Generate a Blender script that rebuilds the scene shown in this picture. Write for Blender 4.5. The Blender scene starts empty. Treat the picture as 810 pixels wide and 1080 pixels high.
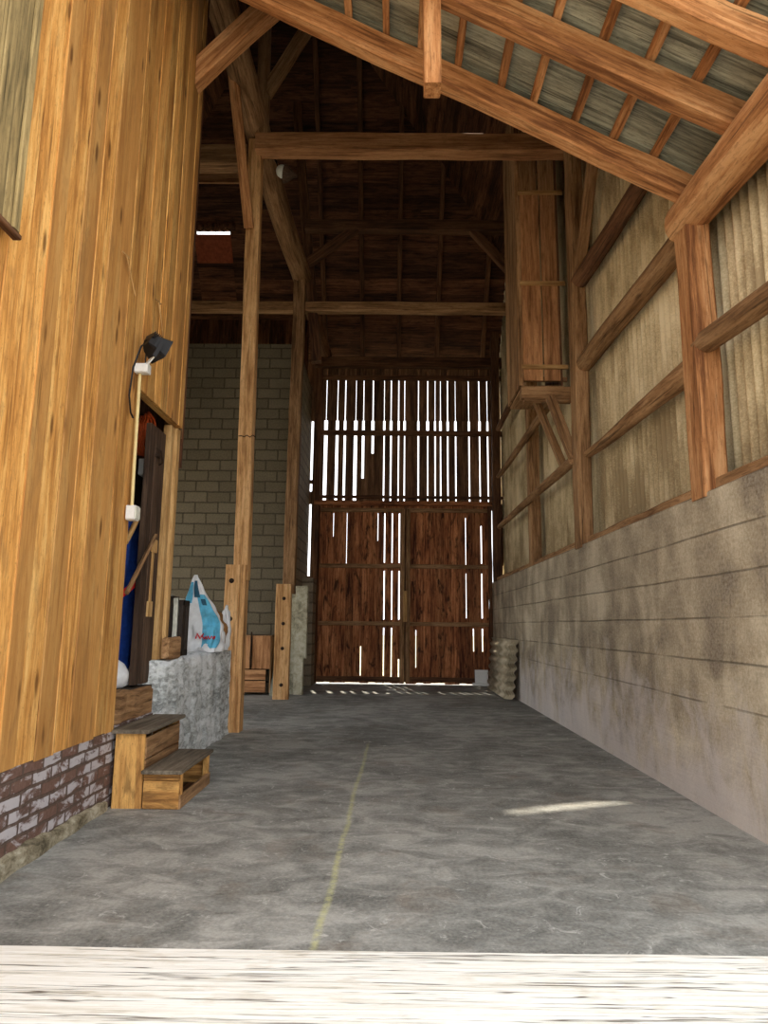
import bpy, math, random
from mathutils import Vector, Matrix
random.seed(7)
scene = bpy.context.scene
COL = scene.collection
V = Vector
U = random.uniform

# ------------------------------------------------------------------ mesh builder
class MB:
    """Collects shapes into one mesh; every vertex carries grain coordinates (metres, x = along the piece), every face a piece tint."""
    def __init__(s):
        s.v = []; s.f = []; s.g = []; s.r = []; s.sm = []
    def add(s, vs, gs, fs, rnd=None, smooth=False):
        b = len(s.v); rnd = U(0, 1) if rnd is None else rnd
        s.v += [tuple(p) for p in vs]; s.g += [tuple(p) for p in gs]
        for f in fs:
            s.f.append([i + b for i in f]); s.r.append(rnd); s.sm.append(smooth)
    def sweep(s, path, rings, rnd=None, smooth=False, cap=True, goff=None):
        """rings: list of lists of points (same count) along the piece."""
        n = len(rings[0]); vs = []; gs = []; fs = []
        off = goff if goff is not None else (U(0, 50), U(0, 50), U(0, 50))
        per = [0]
        for k in range(1, n): per.append(per[-1] + (V(rings[0][k]) - V(rings[0][k-1])).length)
        cx = sum((V(p) for p in rings[0]), V()) / n
        for i, ring in enumerate(rings):
            c = sum((V(p) for p in ring), V()) / n
            for k, p in enumerate(ring):
                d = V(p) - c
                # cross-section coordinates: distance in the two directions of the first ring
                vs.append(p); gs.append((path[i] + off[0], d.dot(s.e1) + off[1], d.dot(s.e2) + off[2]))
        for i in range(len(rings) - 1):
            for k in range(n):
                a = i*n + k; b = i*n + (k+1) % n
                fs.append([a, b, b + n, a + n])
        s.add(vs, gs, fs, rnd, smooth)
        if cap:
            m = len(rings) - 1
            r = s.r[-1]
            s.add([rings[0][k] for k in range(n)], gs[:n], [list(range(n))[::-1]], r, False)
            s.add([rings[m][k] for k in range(n)], gs[m*n:], [list(range(n))], r, False)
    def frame(s, p0, p1, up):
        t = (V(p1) - V(p0)).normalized(); up = V(up)
        if abs(t.dot(up)) > .98: up = V((0, 1, 0)) if abs(t.y) < .9 else V((1, 0, 0))
        e1 = t.cross(up).normalized(); e2 = e1.cross(t).normalized()
        s.e1, s.e2 = e1, e2
        return t, e1, e2
    def beam(s, p0, p1, w, h, up=(0, 0, 1), ch=.012, jit=.005, n=None, rnd=None, bow=0):
        """Sawn or hewn timber: w across, h along 'up'."""
        p0, p1 = V(p0), V(p1); t, e1, e2 = s.frame(p0, p1, up); L = (p1 - p0).length
        n = n or (max(1, int(L / .45)) if jit else 1)
        rings = []; path = []
        for i in range(n + 1):
            a = i / n; c = p0.lerp(p1, a) + e1*U(-jit, jit) + e2*(U(-jit, jit) - bow*4*a*(1-a))
            W = w/2 + U(-jit, jit); Hh = h/2 + U(-jit, jit); q = min(ch, W*.4, Hh*.4)
            pts = [(W, -Hh+q), (W, Hh-q), (W-q, Hh), (-W+q, Hh), (-W, Hh-q), (-W, -Hh+q), (-W+q, -Hh), (W-q, -Hh)] if q > 0 else [(W, -Hh), (W, Hh), (-W, Hh), (-W, -Hh)]
            rings.append([c + e1*x + e2*y for x, y in pts]); path.append(a*L)
        s.sweep(path, rings, rnd)
    def log(s, p0, p1, r0, r1, n=None, k=14, wob=.12, bend=0, rnd=None, wander=.0, up=(0, 0, 1)):
        p0, p1 = V(p0), V(p1); t, e1, e2 = s.frame(p0, p1, up); L = (p1 - p0).length
        n = n or max(3, int(L / .3)); rings = []; path = []
        ph = [U(0, 6.28) for _ in range(4)]
        for i in range(n + 1):
            a = i / n; r = r0 + (r1 - r0)*a
            c = p0.lerp(p1, a) + e2*(bend*math.sin(math.pi*a)) + e1*wander*math.sin(a*7+ph[0]) + e2*wander*math.sin(a*5+ph[1])
            ring = []
            for j in range(k):
                th = 2*math.pi*j/k
                rr = r*(1 + wob*.5*math.sin(2*th+ph[2]+a*2) + wob*.4*math.sin(3*th+ph[3]-a*3) + U(-.02, .02))
                ring.append(c + e1*math.cos(th)*rr + e2*math.sin(th)*rr)
            rings.append(ring); path.append(a*L)
        s.sweep(path, rings, rnd, True)
    def box(s, x0, x1, y0, y1, z0, z1, axis='x', rnd=None, ch=0):
        c = V(((x0+x1)/2, (y0+y1)/2, (z0+z1)/2))
        if axis == 'x': s.beam((x0, c.y, c.z), (x1, c.y, c.z), abs(y1-y0), abs(z1-z0), (0, 0, 1), ch, 0, 1, rnd)
        elif axis == 'y': s.beam((c.x, y0, c.z), (c.x, y1, c.z), abs(x1-x0), abs(z1-z0), (0, 0, 1), ch, 0, 1, rnd)
        else: s.beam((c.x, c.y, z0), (c.x, c.y, z1), abs(x1-x0), abs(y1-y0), (0, 1, 0), ch, 0, 1, rnd)
    def tube(s, pts, r, k=8, rnd=.5):
        pts = [V(p) for p in pts]; rings = []; path = [0]
        for i in range(1, len(pts)): path.append(path[-1] + (pts[i]-pts[i-1]).length)
        for i, p in enumerate(pts):
            t = (pts[min(i+1, len(pts)-1)] - pts[max(i-1, 0)]).normalized()
            up = V((0, 0, 1)) if abs(t.z) < .9 else V((0, 1, 0))
            e1 = t.cross(up).normalized(); e2 = e1.cross(t)
            s.e1, s.e2 = e1, e2
            rr = r[i] if isinstance(r, (list, tuple)) else r
            rings.append([p + e1*math.cos(6.2832*j/k)*rr + e2*math.sin(6.2832*j/k)*rr for j in range(k)])
        s.sweep(path, rings, rnd, True)
    def lathe(s, base, axis, prof, k=20, rnd=.5):
        """prof: (distance along the axis, radius)"""
        base = V(base); ax = V(axis).normalized(); s.frame(base, base + ax, (0, 0, 1))
        e1, e2 = s.e1, s.e2; rings = []; path = []
        for d, r in prof:
            rings.append([base + ax*d + e1*math.cos(6.2832*j/k)*r + e2*math.sin(6.2832*j/k)*r for j in range(k)]); path.append(d)
        s.sweep(path, rings, rnd, True)
    def grid(s, fn, nu, nv, rnd=.5, smooth=True, closed=False):
        vs = []; gs = []; fs = []
        for i in range(nu + 1):
            for j in range(nv + 1):
                p = fn(i/nu, j/nv); vs.append(p); gs.append(p)
        for i in range(nu):
            for j in range(nv):
                a = i*(nv+1)+j; fs.append([a, a+nv+1, a+nv+2, a+1])
        s.add(vs, gs, fs, rnd, smooth)
    def corrugated(s, org, ud, L, vd, Hh, nd, pitch, amp, thick=.007, rnd=None, per=8, ph=0, sharp=0.):
        org, ud, vd, nd = V(org), V(ud).normalized(), V(vd).normalized(), V(nd).normalized()
        n = max(4, int(L/pitch*per)); vs = []; gs = []; fs = []
        for side in (0, 1):
            for i in range(n + 1):
                u = L*i/n; a = 2*math.pi*(u/pitch) + ph
                w = amp*((1 - sharp)*math.cos(a) + sharp*(1 - 2*abs(math.sin(a/2)))) + (thick if side else 0)
                for j in (0, 1):
                    vs.append(org + ud*u + vd*(Hh*j) + nd*w); gs.append((Hh*j, u, w))
        m = 2*(n+1)
        for i in range(n):
            a = 2*i; fs.append([a, a+2, a+3, a+1]); b = a + m; fs.append([b, b+1, b+3, b+2])
            fs.append([a, b, b+2, a+2]); fs.append([a+1, a+3, b+3, b+1])
        fs.append([0, 1, m+1, m]); e = 2*n; fs.append([e, e+m, e+m+1, e+1])
        s.add(vs, gs, fs, rnd, True)
    def build(s, name, mat, parent=None, origin=None):
        me = bpy.data.meshes.new(name)
        o0 = V(origin) if origin is not None else V((0, 0, 0))
        me.from_pydata([tuple(V(p) - o0) for p in s.v], [], s.f)
        a = me.attributes.new('gc', 'FLOAT_VECTOR', 'POINT')
        a.data.foreach_set('vector', [c for g in s.g for c in g])
        b = me.attributes.new('tint', 'FLOAT', 'FACE'); b.data.foreach_set('value', s.r)
        me.polygons.foreach_set('use_smooth', s.sm)
        me.materials.append(mat); me.update()
        o = bpy.data.objects.new(name, me); COL.objects.link(o)
        if parent is not None:
            o.parent = parent
            if origin is None: o.location = -parent.location
            else: o.location = o0 - parent.location
        else: o.location = o0
        return o

def thing(o, label, cat, group=None, kind='thing'):
    o['label'] = label; o['category'] = cat; o['kind'] = kind
    if group: o['group'] = group
    return o
def empty(name, loc, label, cat, group=None):
    o = bpy.data.objects.new(name, None); COL.objects.link(o); o.location = loc
    return thing(o, label, cat, group)
def struct(o, kind='structure'):
    o['kind'] = kind; return o

# ------------------------------------------------------------------ materials
def new_mat(name):
    m = bpy.data.materials.new(name); m.use_nodes = True; nt = m.node_tree
    bs = nt.nodes['Principled BSDF']; bs.inputs['Roughness'].default_value = .85
    bs.inputs['Specular IOR Level'].default_value = .25
    return m, nt, bs
def N(nt, typ, **kw):
    n = nt.nodes.new(typ)
    for k, v in kw.items():
        if hasattr(n, k): setattr(n, k, v)
        else: n.inputs[k].default_value = v
    return n
def srgb(r, g, b):
    f = lambda c: (c/255/12.92) if c/255 <= .04045 else ((c/255+.055)/1.055)**2.4
    return (f(r), f(g), f(b), 1)
def math_(nt, op, a, b=None, c=None, clamp=False):
    n = nt.nodes.new('ShaderNodeMath'); n.operation = op; n.use_clamp = clamp
    for i, x in enumerate((a, b, c)):
        if x is None: continue
        if hasattr(x, 'is_output'): nt.links.new(x, n.inputs[i])
        else: n.inputs[i].default_value = x
    return n.outputs[0]
def vmath(nt, op, a, b):
    n = nt.nodes.new('ShaderNodeVectorMath'); n.operation = op
    for i, x in enumerate((a, b)):
        if hasattr(x, 'is_output'): nt.links.new(x, n.inputs[i])
        else: n.inputs[i].default_value = x
    return n.outputs[0]
def mix(nt, fac, a, b, mode='MIX'):
    n = nt.nodes.new('ShaderNodeMix'); n.data_type = 'RGBA'; n.blend_type = mode
    for s, x in ((0, fac), (6, a), (7, b)):
        if hasattr(x, 'is_output'): nt.links.new(x, n.inputs[s])
        else: n.inputs[s].default_value = x
    return n.outputs[2]
def noise(nt, vec, scale, detail=4, rough=.6, dist=0):
    n = nt.nodes.new('ShaderNodeTexNoise'); n.inputs['Scale'].default_value = scale
    n.inputs['Detail'].default_value = detail; n.inputs['Roughness'].default_value = rough
    n.inputs['Distortion'].default_value = dist
    nt.links.new(vec, n.inputs['Vector']); return n.outputs['Fac']
def ramp(nt, fac, stops):
    n = nt.nodes.new('ShaderNodeValToRGB'); cr = n.color_ramp
    while len(cr.elements) < len(stops): cr.elements.new(.5)
    for e, (p, c) in zip(cr.elements, stops): e.position = p; e.color = c if len(c) == 4 else (*c, 1)
    nt.links.new(fac, n.inputs['Fac']); return n.outputs['Color']
def step(nt, fac, lo, hi):
    n = nt.nodes.new('ShaderNodeMapRange'); n.clamp = True
    n.inputs['From Min'].default_value = lo; n.inputs['From Max'].default_value = hi
    nt.links.new(fac, n.inputs['Value']); return n.outputs['Result']
def bump(nt, bs, h, strength, dist=.01):
    n = nt.nodes.new('ShaderNodeBump'); n.inputs['Strength'].default_value = strength; n.inputs['Distance'].default_value = dist
    nt.links.new(h, n.inputs['Height']); nt.links.new(n.outputs['Normal'], bs.inputs['Normal'])

def wood(name, light, base, dark, tint=.35, knots=.5, cracks=.5, blotch=None, blotch_amt=0., rough=.8, bumps=.5, fine=1., hue=None):
    """Grain runs along the piece (attribute gc); every piece has its own tint."""
    m, nt, bs = new_mat(name)
    gc = N(nt, 'ShaderNodeAttribute', attribute_name='gc').outputs['Vector']
    ti = N(nt, 'ShaderNodeAttribute', attribute_name='tint').outputs['Fac']
    offs = nt.nodes.new('ShaderNodeCombineXYZ')
    nt.links.new(math_(nt, 'MULTIPLY', ti, 37.), offs.inputs[0]); nt.links.new(math_(nt, 'MULTIPLY', ti, 91.), offs.inputs[1])
    g = vmath(nt, 'ADD', gc, offs.outputs[0])
    g1 = vmath(nt, 'MULTIPLY', g, (1.6*fine, 26*fine, 26*fine)); grain = noise(nt, g1, 1, 6, .68, .5)
    g2 = vmath(nt, 'MULTIPLY', g, (.7, 5, 5)); broad = noise(nt, g2, 1, 3, .55, .3)
    gm = vmath(nt, 'MULTIPLY', g, (9, 42, 42)); mott = noise(nt, gm, 1, 4, .6)
    f = math_(nt, 'ADD', math_(nt, 'MULTIPLY', grain, .55), math_(nt, 'MULTIPLY', broad, .45))
    c = ramp(nt, f, [(.385, dark), (.49, base), (.6, light)])
    c = mix(nt, math_(nt, 'MULTIPLY', step(nt, mott, .52, .66), .4), c, dark)
    spk = noise(nt, vmath(nt, 'MULTIPLY', g, (34, 75, 75)), 1, 3, .7)
    c = mix(nt, math_(nt, 'MULTIPLY', step(nt, spk, .6, .7), .45), c, (dark[0]*.4, dark[1]*.36, dark[2]*.36, 1))
    if hue is not None: c = mix(nt, math_(nt, 'MULTIPLY', step(nt, math_(nt, 'FRACT', math_(nt, 'MULTIPLY', ti, 7.3)), .3, 1), .6), c, hue)
    if blotch_amt:
        gb = vmath(nt, 'MULTIPLY', g, (2.6, 9, 9)); bl = noise(nt, gb, 1, 5, .65, .6)
        c = mix(nt, math_(nt, 'MULTIPLY', step(nt, bl, .53, .66), blotch_amt), c, blotch)
    if knots:
        vo = nt.nodes.new('ShaderNodeTexVoronoi'); vo.inputs['Scale'].default_value = 1
        nt.links.new(vmath(nt, 'MULTIPLY', g, (1.5, 6, 6)), vo.inputs['Vector'])
        kf = math_(nt, 'SUBTRACT', 1., step(nt, vo.outputs['Distance'], .07, .16))
        c = mix(nt, math_(nt, 'MULTIPLY', kf, knots), c, (dark[0]*.3, dark[1]*.25, dark[2]*.25, 1))
    if cracks:
        gk = vmath(nt, 'MULTIPLY', g, (.9, 34, 34)); ck = noise(nt, gk, 1, 2, .5, .8)
        cf = math_(nt, 'SUBTRACT', 1., step(nt, ck, .30, .36))
        c = mix(nt, math_(nt, 'MULTIPLY', cf, cracks), c, (dark[0]*.22, dark[1]*.2, dark[2]*.2, 1))
    b = math_(nt, 'ADD', math_(nt, 'MULTIPLY', ti, 2*tint), 1 - tint)
    br = nt.nodes.new('ShaderNodeCombineXYZ')
    for i in range(3): nt.links.new(b, br.inputs[i])
    c = mix(nt, 1., c, br.outputs[0], 'MULTIPLY')
    nt.links.new(c, bs.inputs['Base Color']); bs.inputs['Roughness'].default_value = rough
    bump(nt, bs, f, bumps, .012)
    return m

def plain(name, col, rough=.6, var=.15, scale=30, metal=0, bumps=0.):
    m, nt, bs = new_mat(name)
    tc = nt.nodes.new('ShaderNodeNewGeometry').outputs['Position']
    n = noise(nt, tc, scale, 4, .6)
    lo = tuple(x*(1-var) for x in col[:3]) + (1,); hi = tuple(min(1, x*(1+var)) for x in col[:3]) + (1,)
    nt.links.new(ramp(nt, n, [(.3, lo), (.7, hi)]), bs.inputs['Base Color'])
    bs.inputs['Roughness'].default_value = rough; bs.inputs['Metallic'].default_value = metal
    if bumps: bump(nt, bs, n, bumps, .01)
    return m

M = {}
M['clad'] = wood('honey_boards', srgb(230, 184, 112), srgb(206, 150, 80), srgb(156, 104, 50), tint=.2, knots=.8, cracks=.5, hue=srgb(184, 134, 76), blotch=srgb(140, 104, 64), blotch_amt=.4, rough=.7, bumps=.4)
M['beam'] = wood('orange_timber', srgb(208, 160, 112), srgb(178, 124, 78), srgb(114, 72, 42), tint=.16, knots=.4, cracks=.55, bumps=.6)
M['oldbeam'] = wood('old_brown_timber', srgb(182, 144, 104), srgb(148, 112, 76), srgb(94, 66, 40), tint=.2, knots=.4, cracks=.6, bumps=.7)
M['post'] = wood('yellow_brown_timber', srgb(228, 184, 130), srgb(204, 156, 102), srgb(146, 102, 60), tint=.12, knots=.35, cracks=.4, bumps=.5)
M['darkbeam'] = wood('dark_timber', srgb(124, 88, 60), srgb(96, 64, 42), srgb(58, 36, 24), tint=.25, knots=.3, cracks=.5, bumps=.7)
M['redbrown'] = wood('red_brown_boards', srgb(196, 134, 88), srgb(152, 94, 58), srgb(80, 42, 26), tint=.3, knots=.5, cracks=.6, blotch=srgb(30, 16, 11), blotch_amt=.85, bumps=.8)
M['slat'] = wood('dark_slats', srgb(140, 104, 74), srgb(104, 74, 50), srgb(60, 40, 27), tint=.3, knots=.3, cracks=.5, bumps=.6)
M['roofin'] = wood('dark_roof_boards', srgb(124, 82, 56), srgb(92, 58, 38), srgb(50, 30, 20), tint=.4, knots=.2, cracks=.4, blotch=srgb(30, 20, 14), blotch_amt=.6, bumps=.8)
M['greydeck'] = wood('grey_roof_boards', srgb(186, 188, 168), srgb(148, 150, 134), srgb(92, 94, 84), tint=.18, knots=.1, cracks=.6, bumps=.9, fine=1.3)
M['greyboard'] = wood('weathered_grey_boards', srgb(178, 156, 108), srgb(150, 130, 88), srgb(100, 88, 60), tint=.12, knots=.4, cracks=.7, bumps=.6)
M['chute'] = wood('chute_boards', srgb(202, 152, 106), srgb(174, 124, 82), srgb(124, 84, 52), tint=.12, knots=.3, cracks=.3, bumps=.4)
M['step'] = wood('step_boards', srgb(216, 168, 98), srgb(184, 134, 74), srgb(122, 82, 42), tint=.16, knots=.6, cracks=.5, blotch=srgb(90, 64, 38), blotch_amt=.6, bumps=.6)
M['tread'] = wood('worn_treads', srgb(132, 122, 106), srgb(104, 94, 80), srgb(72, 62, 50), tint=.1, knots=.2, cracks=.5, bumps=.5)
M['darkdoor'] = wood('dark_brown_planks', srgb(96, 76, 60), srgb(76, 58, 45), srgb(48, 36, 28), tint=.1, knots=.2, cracks=.5, bumps=.5)
M['pale'] = wood('pale_wood', srgb(212, 176, 122), srgb(190, 150, 96), srgb(140, 104, 62), tint=.1, knots=.3, cracks=.3, bumps=.4)

def threshold_mat():
    m, nt, bs = new_mat('white_weathered_wood')
    gc = N(nt, 'ShaderNodeAttribute', attribute_name='gc').outputs['Vector']
    w = noise(nt, vmath(nt, 'MULTIPLY', gc, (1.1, 9, 9)), 1, 3, .5, .4)
    fine = noise(nt, vmath(nt, 'MULTIPLY', gc, (1.6, 50, 50)), 1, 6, .72, .4)
    c = ramp(nt, fine, [(.3, srgb(160, 152, 132)), (.4, srgb(222, 219, 208)), (.52, srgb(238, 237, 230))])
    pat = noise(nt, vmath(nt, 'MULTIPLY', gc, (5, 14, 14)), 1, 4, .6, .3)
    c = mix(nt, math_(nt, 'MULTIPLY', step(nt, pat, .55, .72), .5), c, srgb(196, 186, 166))
    ck = noise(nt, vmath(nt, 'ADD', vmath(nt, 'MULTIPLY', gc, (.4, 17, 17)), (3.1, 0, 0)), 1, 4, .6, .25)
    cl = math_(nt, 'ABSOLUTE', math_(nt, 'SUBTRACT', ck, .5))
    crack = math_(nt, 'MULTIPLY', math_(nt, 'SUBTRACT', 1., step(nt, cl, .004, .014)), step(nt, w, .36, .46))
    c = mix(nt, math_(nt, 'MULTIPLY', crack, .85), c, srgb(78, 66, 52))
    nt.links.new(c, bs.inputs['Base Color']); bs.inputs['Roughness'].default_value = .8
    bump(nt, bs, math_(nt, 'SUBTRACT', fine, crack), .6, .01)
    return m
M['threshold'] = threshold_mat()

def floor_mat():
    m, nt, bs = new_mat('worn_concrete_floor')
    P = nt.nodes.new('ShaderNodeNewGeometry').outputs['Position']
    sep = nt.nodes.new('ShaderNodeSeparateXYZ'); nt.links.new(P, sep.inputs[0]); X, Yy = sep.outputs[0], sep.outputs[1]
    big = noise(nt, vmath(nt, 'MULTIPLY', P, (.55, .5, 1)), 1.2, 5, .62, .5)
    med = noise(nt, vmath(nt, 'MULTIPLY', P, (1.0, 1.6, 1)), 3.2, 5, .65, .8)
    fine = noise(nt, P, 46, 5, .7)
    f = math_(nt, 'ADD', math_(nt, 'MULTIPLY', big, .5), math_(nt, 'MULTIPLY', med, .5))
    c = ramp(nt, f, [(.4, srgb(94, 95, 91)), (.49, srgb(129, 130, 125)), (.58, srgb(170, 170, 164))])
    c = mix(nt, .27, c, ramp(nt, fine, [(.36, (.07, .07, .066)), (.64, (.46, .46, .43))]), 'MIX')
    sp = noise(nt, P, 9, 6, .75, 1.2)
    c = mix(nt, math_(nt, 'MULTIPLY', step(nt, sp, .58, .68), .6), c, srgb(205, 205, 200))
    # rusty dust near the steps and the yellow chalk line
    r2 = noise(nt, P, 2.1, 4, .6, .6)
    c = mix(nt, math_(nt, 'MULTIPLY', step(nt, r2, .56, .72), .3), c, srgb(120, 98, 76))
    wob = math_(nt, 'MULTIPLY', math_(nt, 'SUBTRACT', noise(nt, P, .9, 2), .5), .07)
    lx = math_(nt, 'ADD', math_(nt, 'ADD', math_(nt, 'MULTIPLY', Yy, .0115), -.358), wob)
    d = math_(nt, 'ABSOLUTE', math_(nt, 'SUBTRACT', X, lx))
    ln = math_(nt, 'SUBTRACT', 1., step(nt, d, .006, .026))
    ends = math_(nt, 'MULTIPLY', step(nt, Yy, 3.2, 3.3), math_(nt, 'SUBTRACT', 1., step(nt, Yy, 8.3, 8.7)))
    brk = step(nt, noise(nt, P, 24, 5, .75), .36, .56)
    ln = math_(nt, 'MULTIPLY', math_(nt, 'MULTIPLY', ln, ends), math_(nt, 'MULTIPLY', brk, .5))
    c = mix(nt, ln, c, srgb(204, 204, 136))
    nt.links.new(c, bs.inputs['Base Color'])
    nt.links.new(math_(nt, 'ADD', math_(nt, 'MULTIPLY', f, -.5), .92), bs.inputs['Roughness'])
    bump(nt, bs, math_(nt, 'ADD', math_(nt, 'MULTIPLY', fine, .5), med), .5, .012)
    return m
M['floor'] = floor_mat()

def concrete_wall_mat():
    m, nt, bs = new_mat('board_marked_concrete')
    P = nt.nodes.new('ShaderNodeNewGeometry').outputs['Position']
    sep = nt.nodes.new('ShaderNodeSeparateXYZ'); nt.links.new(P, sep.inputs[0]); Yy, Z = sep.outputs[1], sep.outputs[2]
    wig = math_(nt, 'MULTIPLY', math_(nt, 'SUBTRACT', noise(nt, vmath(nt, 'MULTIPLY', P, (1, .3, 1.5)), 1.2, 2), .5), .05)
    zb = math_(nt, 'DIVIDE', math_(nt, 'ADD', Z, wig), .33)
    fz = math_(nt, 'FRACT', zb)
    seam = math_(nt, 'MULTIPLY', math_(nt, 'SUBTRACT', 1., step(nt, math_(nt, 'ABSOLUTE', math_(nt, 'SUBTRACT', fz, .5)), .012, .035)), step(nt, Z, .5, .9))
    wn = nt.nodes.new('ShaderNodeTexWhiteNoise'); wn.noise_dimensions = '2D'
    cb = nt.nodes.new('ShaderNodeCombineXYZ')
    nt.links.new(math_(nt, 'FLOOR', math_(nt, 'ADD', zb, .5)), cb.inputs[0]); nt.links.new(math_(nt, 'FLOOR', math_(nt, 'DIVIDE', Yy, 3.4)), cb.inputs[1])
    nt.links.new(cb.outputs[0], wn.inputs['Vector'])
    big = noise(nt, vmath(nt, 'MULTIPLY', P, (1, .55, .9)), 1.5, 6, .64, .7)
    st = noise(nt, vmath(nt, 'MULTIPLY', P, (1, 1.3, .5)), 1.6, 4, .6, .4)
    fine = noise(nt, P, 38, 6, .72)
    lines = noise(nt, vmath(nt, 'MULTIPLY', P, (1, 1.2, 26)), 1.2, 5, .65)
    f = math_(nt, 'ADD', math_(nt, 'MULTIPLY', big, .5), math_(nt, 'MULTIPLY', st, .5))
    c = ramp(nt, f, [(.4, srgb(122, 106, 80)), (.5, srgb(176, 159, 127)), (.6, srgb(216, 202, 172))])
    b = math_(nt, 'ADD', math_(nt, 'MULTIPLY', wn.outputs['Value'], .2), .97)
    bc = nt.nodes.new('ShaderNodeCombineXYZ')
    for i in range(3): nt.links.new(b, bc.inputs[i])
    c = mix(nt, 1., c, bc.outputs[0], 'MULTIPLY')
    c = mix(nt, .32, c, ramp(nt, fine, [(.36, (.1, .09, .08)), (.64, (.66, .62, .56))]))
    c = mix(nt, math_(nt, 'MULTIPLY', step(nt, lines, .5, .8), .25), c, srgb(112, 102, 88))
    # lime bloom low on the wall
    n2 = noise(nt, vmath(nt, 'MULTIPLY', P, (1, 1.5, 1.1)), 1.6, 5, .65, .6)
    low = math_(nt, 'SUBTRACT', 1., step(nt, math_(nt, 'ADD', Z, math_(nt, 'MULTIPLY', n2, -3.0)), -1.35, -.55))
    c = mix(nt, math_(nt, 'MULTIPLY', low, .7), c, srgb(216, 209, 206))
    pits = noise(nt, P, 14, 6, .8, 1.5)
    c = mix(nt, math_(nt, 'MULTIPLY', step(nt, pits, .66, .72), .5), c, srgb(86, 78, 68))
    sc = noise(nt, vmath(nt, 'MULTIPLY', P, (1, 1, 1.4)), 6, 5, .75, 2.)
    c = mix(nt, math_(nt, 'MULTIPLY', step(nt, sc, .66, .7), .6), c, srgb(216, 208, 194))
    seam = math_(nt, 'MULTIPLY', seam, step(nt, noise(nt, vmath(nt, 'MULTIPLY', P, (1, .8, 3)), 1.7, 4, .6), .34, .52))
    c = mix(nt, math_(nt, 'MULTIPLY', seam, .6), c, srgb(84, 75, 62))
    nt.links.new(c, bs.inputs['Base Color']); bs.inputs['Roughness'].default_value = .9
    h = math_(nt, 'SUBTRACT', math_(nt, 'ADD', math_(nt, 'ADD', math_(nt, 'MULTIPLY', fine, .5), math_(nt, 'MULTIPLY', lines, .6)), math_(nt, 'MULTIPLY', wn.outputs['Value'], .5)), seam)
    bump(nt, bs, h, .6, .015)
    return m
M['concrete'] = concrete_wall_mat()

def masonry(name, c1, c2, mortar, bw, bh, ax, msize=.012, flakes=None, dirt=None, off=.5, vscale=1.):
    m, nt, bs = new_mat(name)
    P = nt.nodes.new('ShaderNodeNewGeometry').outputs['Position']
    sep = nt.nodes.new('ShaderNodeSeparateXYZ'); nt.links.new(P, sep.inputs[0])
    cb = nt.nodes.new('ShaderNodeCombineXYZ'); nt.links.new(sep.outputs[ax], cb.inputs[0]); nt.links.new(sep.outputs[2], cb.inputs[1])
    wob = nt.nodes.new('ShaderNodeTexNoise'); wob.inputs['Scale'].default_value = 6; nt.links.new(P, wob.inputs['Vector'])
    wv = vmath(nt, 'SCALE', vmath(nt, 'SUBTRACT', wob.outputs['Color'], (.5, .5, .5)), (0, 0, 0)); wv.node.inputs['Scale'].default_value = .03
    vec = vmath(nt, 'ADD', cb.outputs[0], wv)
    br = nt.nodes.new('ShaderNodeTexBrick'); nt.links.new(vec, br.inputs['Vector'])
    br.inputs['Scale'].default_value = 1; br.inputs['Brick Width'].default_value = bw; br.inputs['Row Height'].default_value = bh
    br.inputs['Mortar Size'].default_value = msize; br.inputs['Mortar Smooth'].default_value = .3; br.offset = off
    br.inputs['Color1'].default_value = c1; br.inputs['Color2'].default_value = c2; br.inputs['Mortar'].default_value = mortar
    fine = noise(nt, P, 30*vscale, 6, .72)
    c = mix(nt, .5, br.outputs['Color'], ramp(nt, fine, [(.38, tuple(x*.4 for x in c1[:3])), (.64, tuple(min(1, x*1.5) for x in c2[:3]))]))
    big = noise(nt, P, 1.6, 4, .6)
    c = mix(nt, math_(nt, 'MULTIPLY', step(nt, big, .45, .75), .35), c, tuple(x*.4 for x in c1[:3]) + (1,))
    if flakes:
        b2 = nt.nodes.new('ShaderNodeTexBrick'); nt.links.new(vec, b2.inputs['Vector'])
        for kk in ('Scale', 'Brick Width', 'Row Height', 'Mortar Size', 'Mortar Smooth'): b2.inputs[kk].default_value = br.inputs[kk].default_value
        b2.offset = off; b2.inputs['Color1'].default_value = (0, 0, 0, 1); b2.inputs['Color2'].default_value = (1, 1, 1, 1); b2.inputs['Mortar'].default_value = (0, 0, 0, 1)
        fl = noise(nt, vmath(nt, 'MULTIPLY', P, (1, .7, 1.2)), 6.5, 5, .7, .5)
        sel = math_(nt, 'ADD', math_(nt, 'MULTIPLY', fl, 1.3), math_(nt, 'MULTIPLY', b2.outputs['Color'], .26))
        k = math_(nt, 'MULTIPLY', step(nt, sel, .75, .86), .68)
        k = math_(nt, 'MULTIPLY', k, math_(nt, 'SUBTRACT', 1., math_(nt, 'MULTIPLY', br.outputs['Fac'], .8)))
        c = mix(nt, k, c, flakes)
    nt.links.new(c, bs.inputs['Base Color']); bs.inputs['Roughness'].default_value = .92
    bump(nt, bs, math_(nt, 'SUBTRACT', math_(nt, 'MULTIPLY', fine, .6), br.outputs['Fac']), .9, .015)
    return m
M['brick'] = masonry('flaking_bricks', srgb(130, 98, 84), srgb(98, 78, 70), srgb(92, 82, 72), .24, .083, 1, .011, flakes=srgb(214, 210, 214))
M['block'] = masonry('grey_blocks', srgb(128, 118, 98), srgb(100, 92, 74), srgb(40, 35, 29), .5, .235, 0, .016)
M['rubble'] = masonry('rubble_wall', srgb(170, 156, 132), srgb(136, 122, 102), srgb(80, 70, 60), .46, .24, 1, .025)

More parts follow.
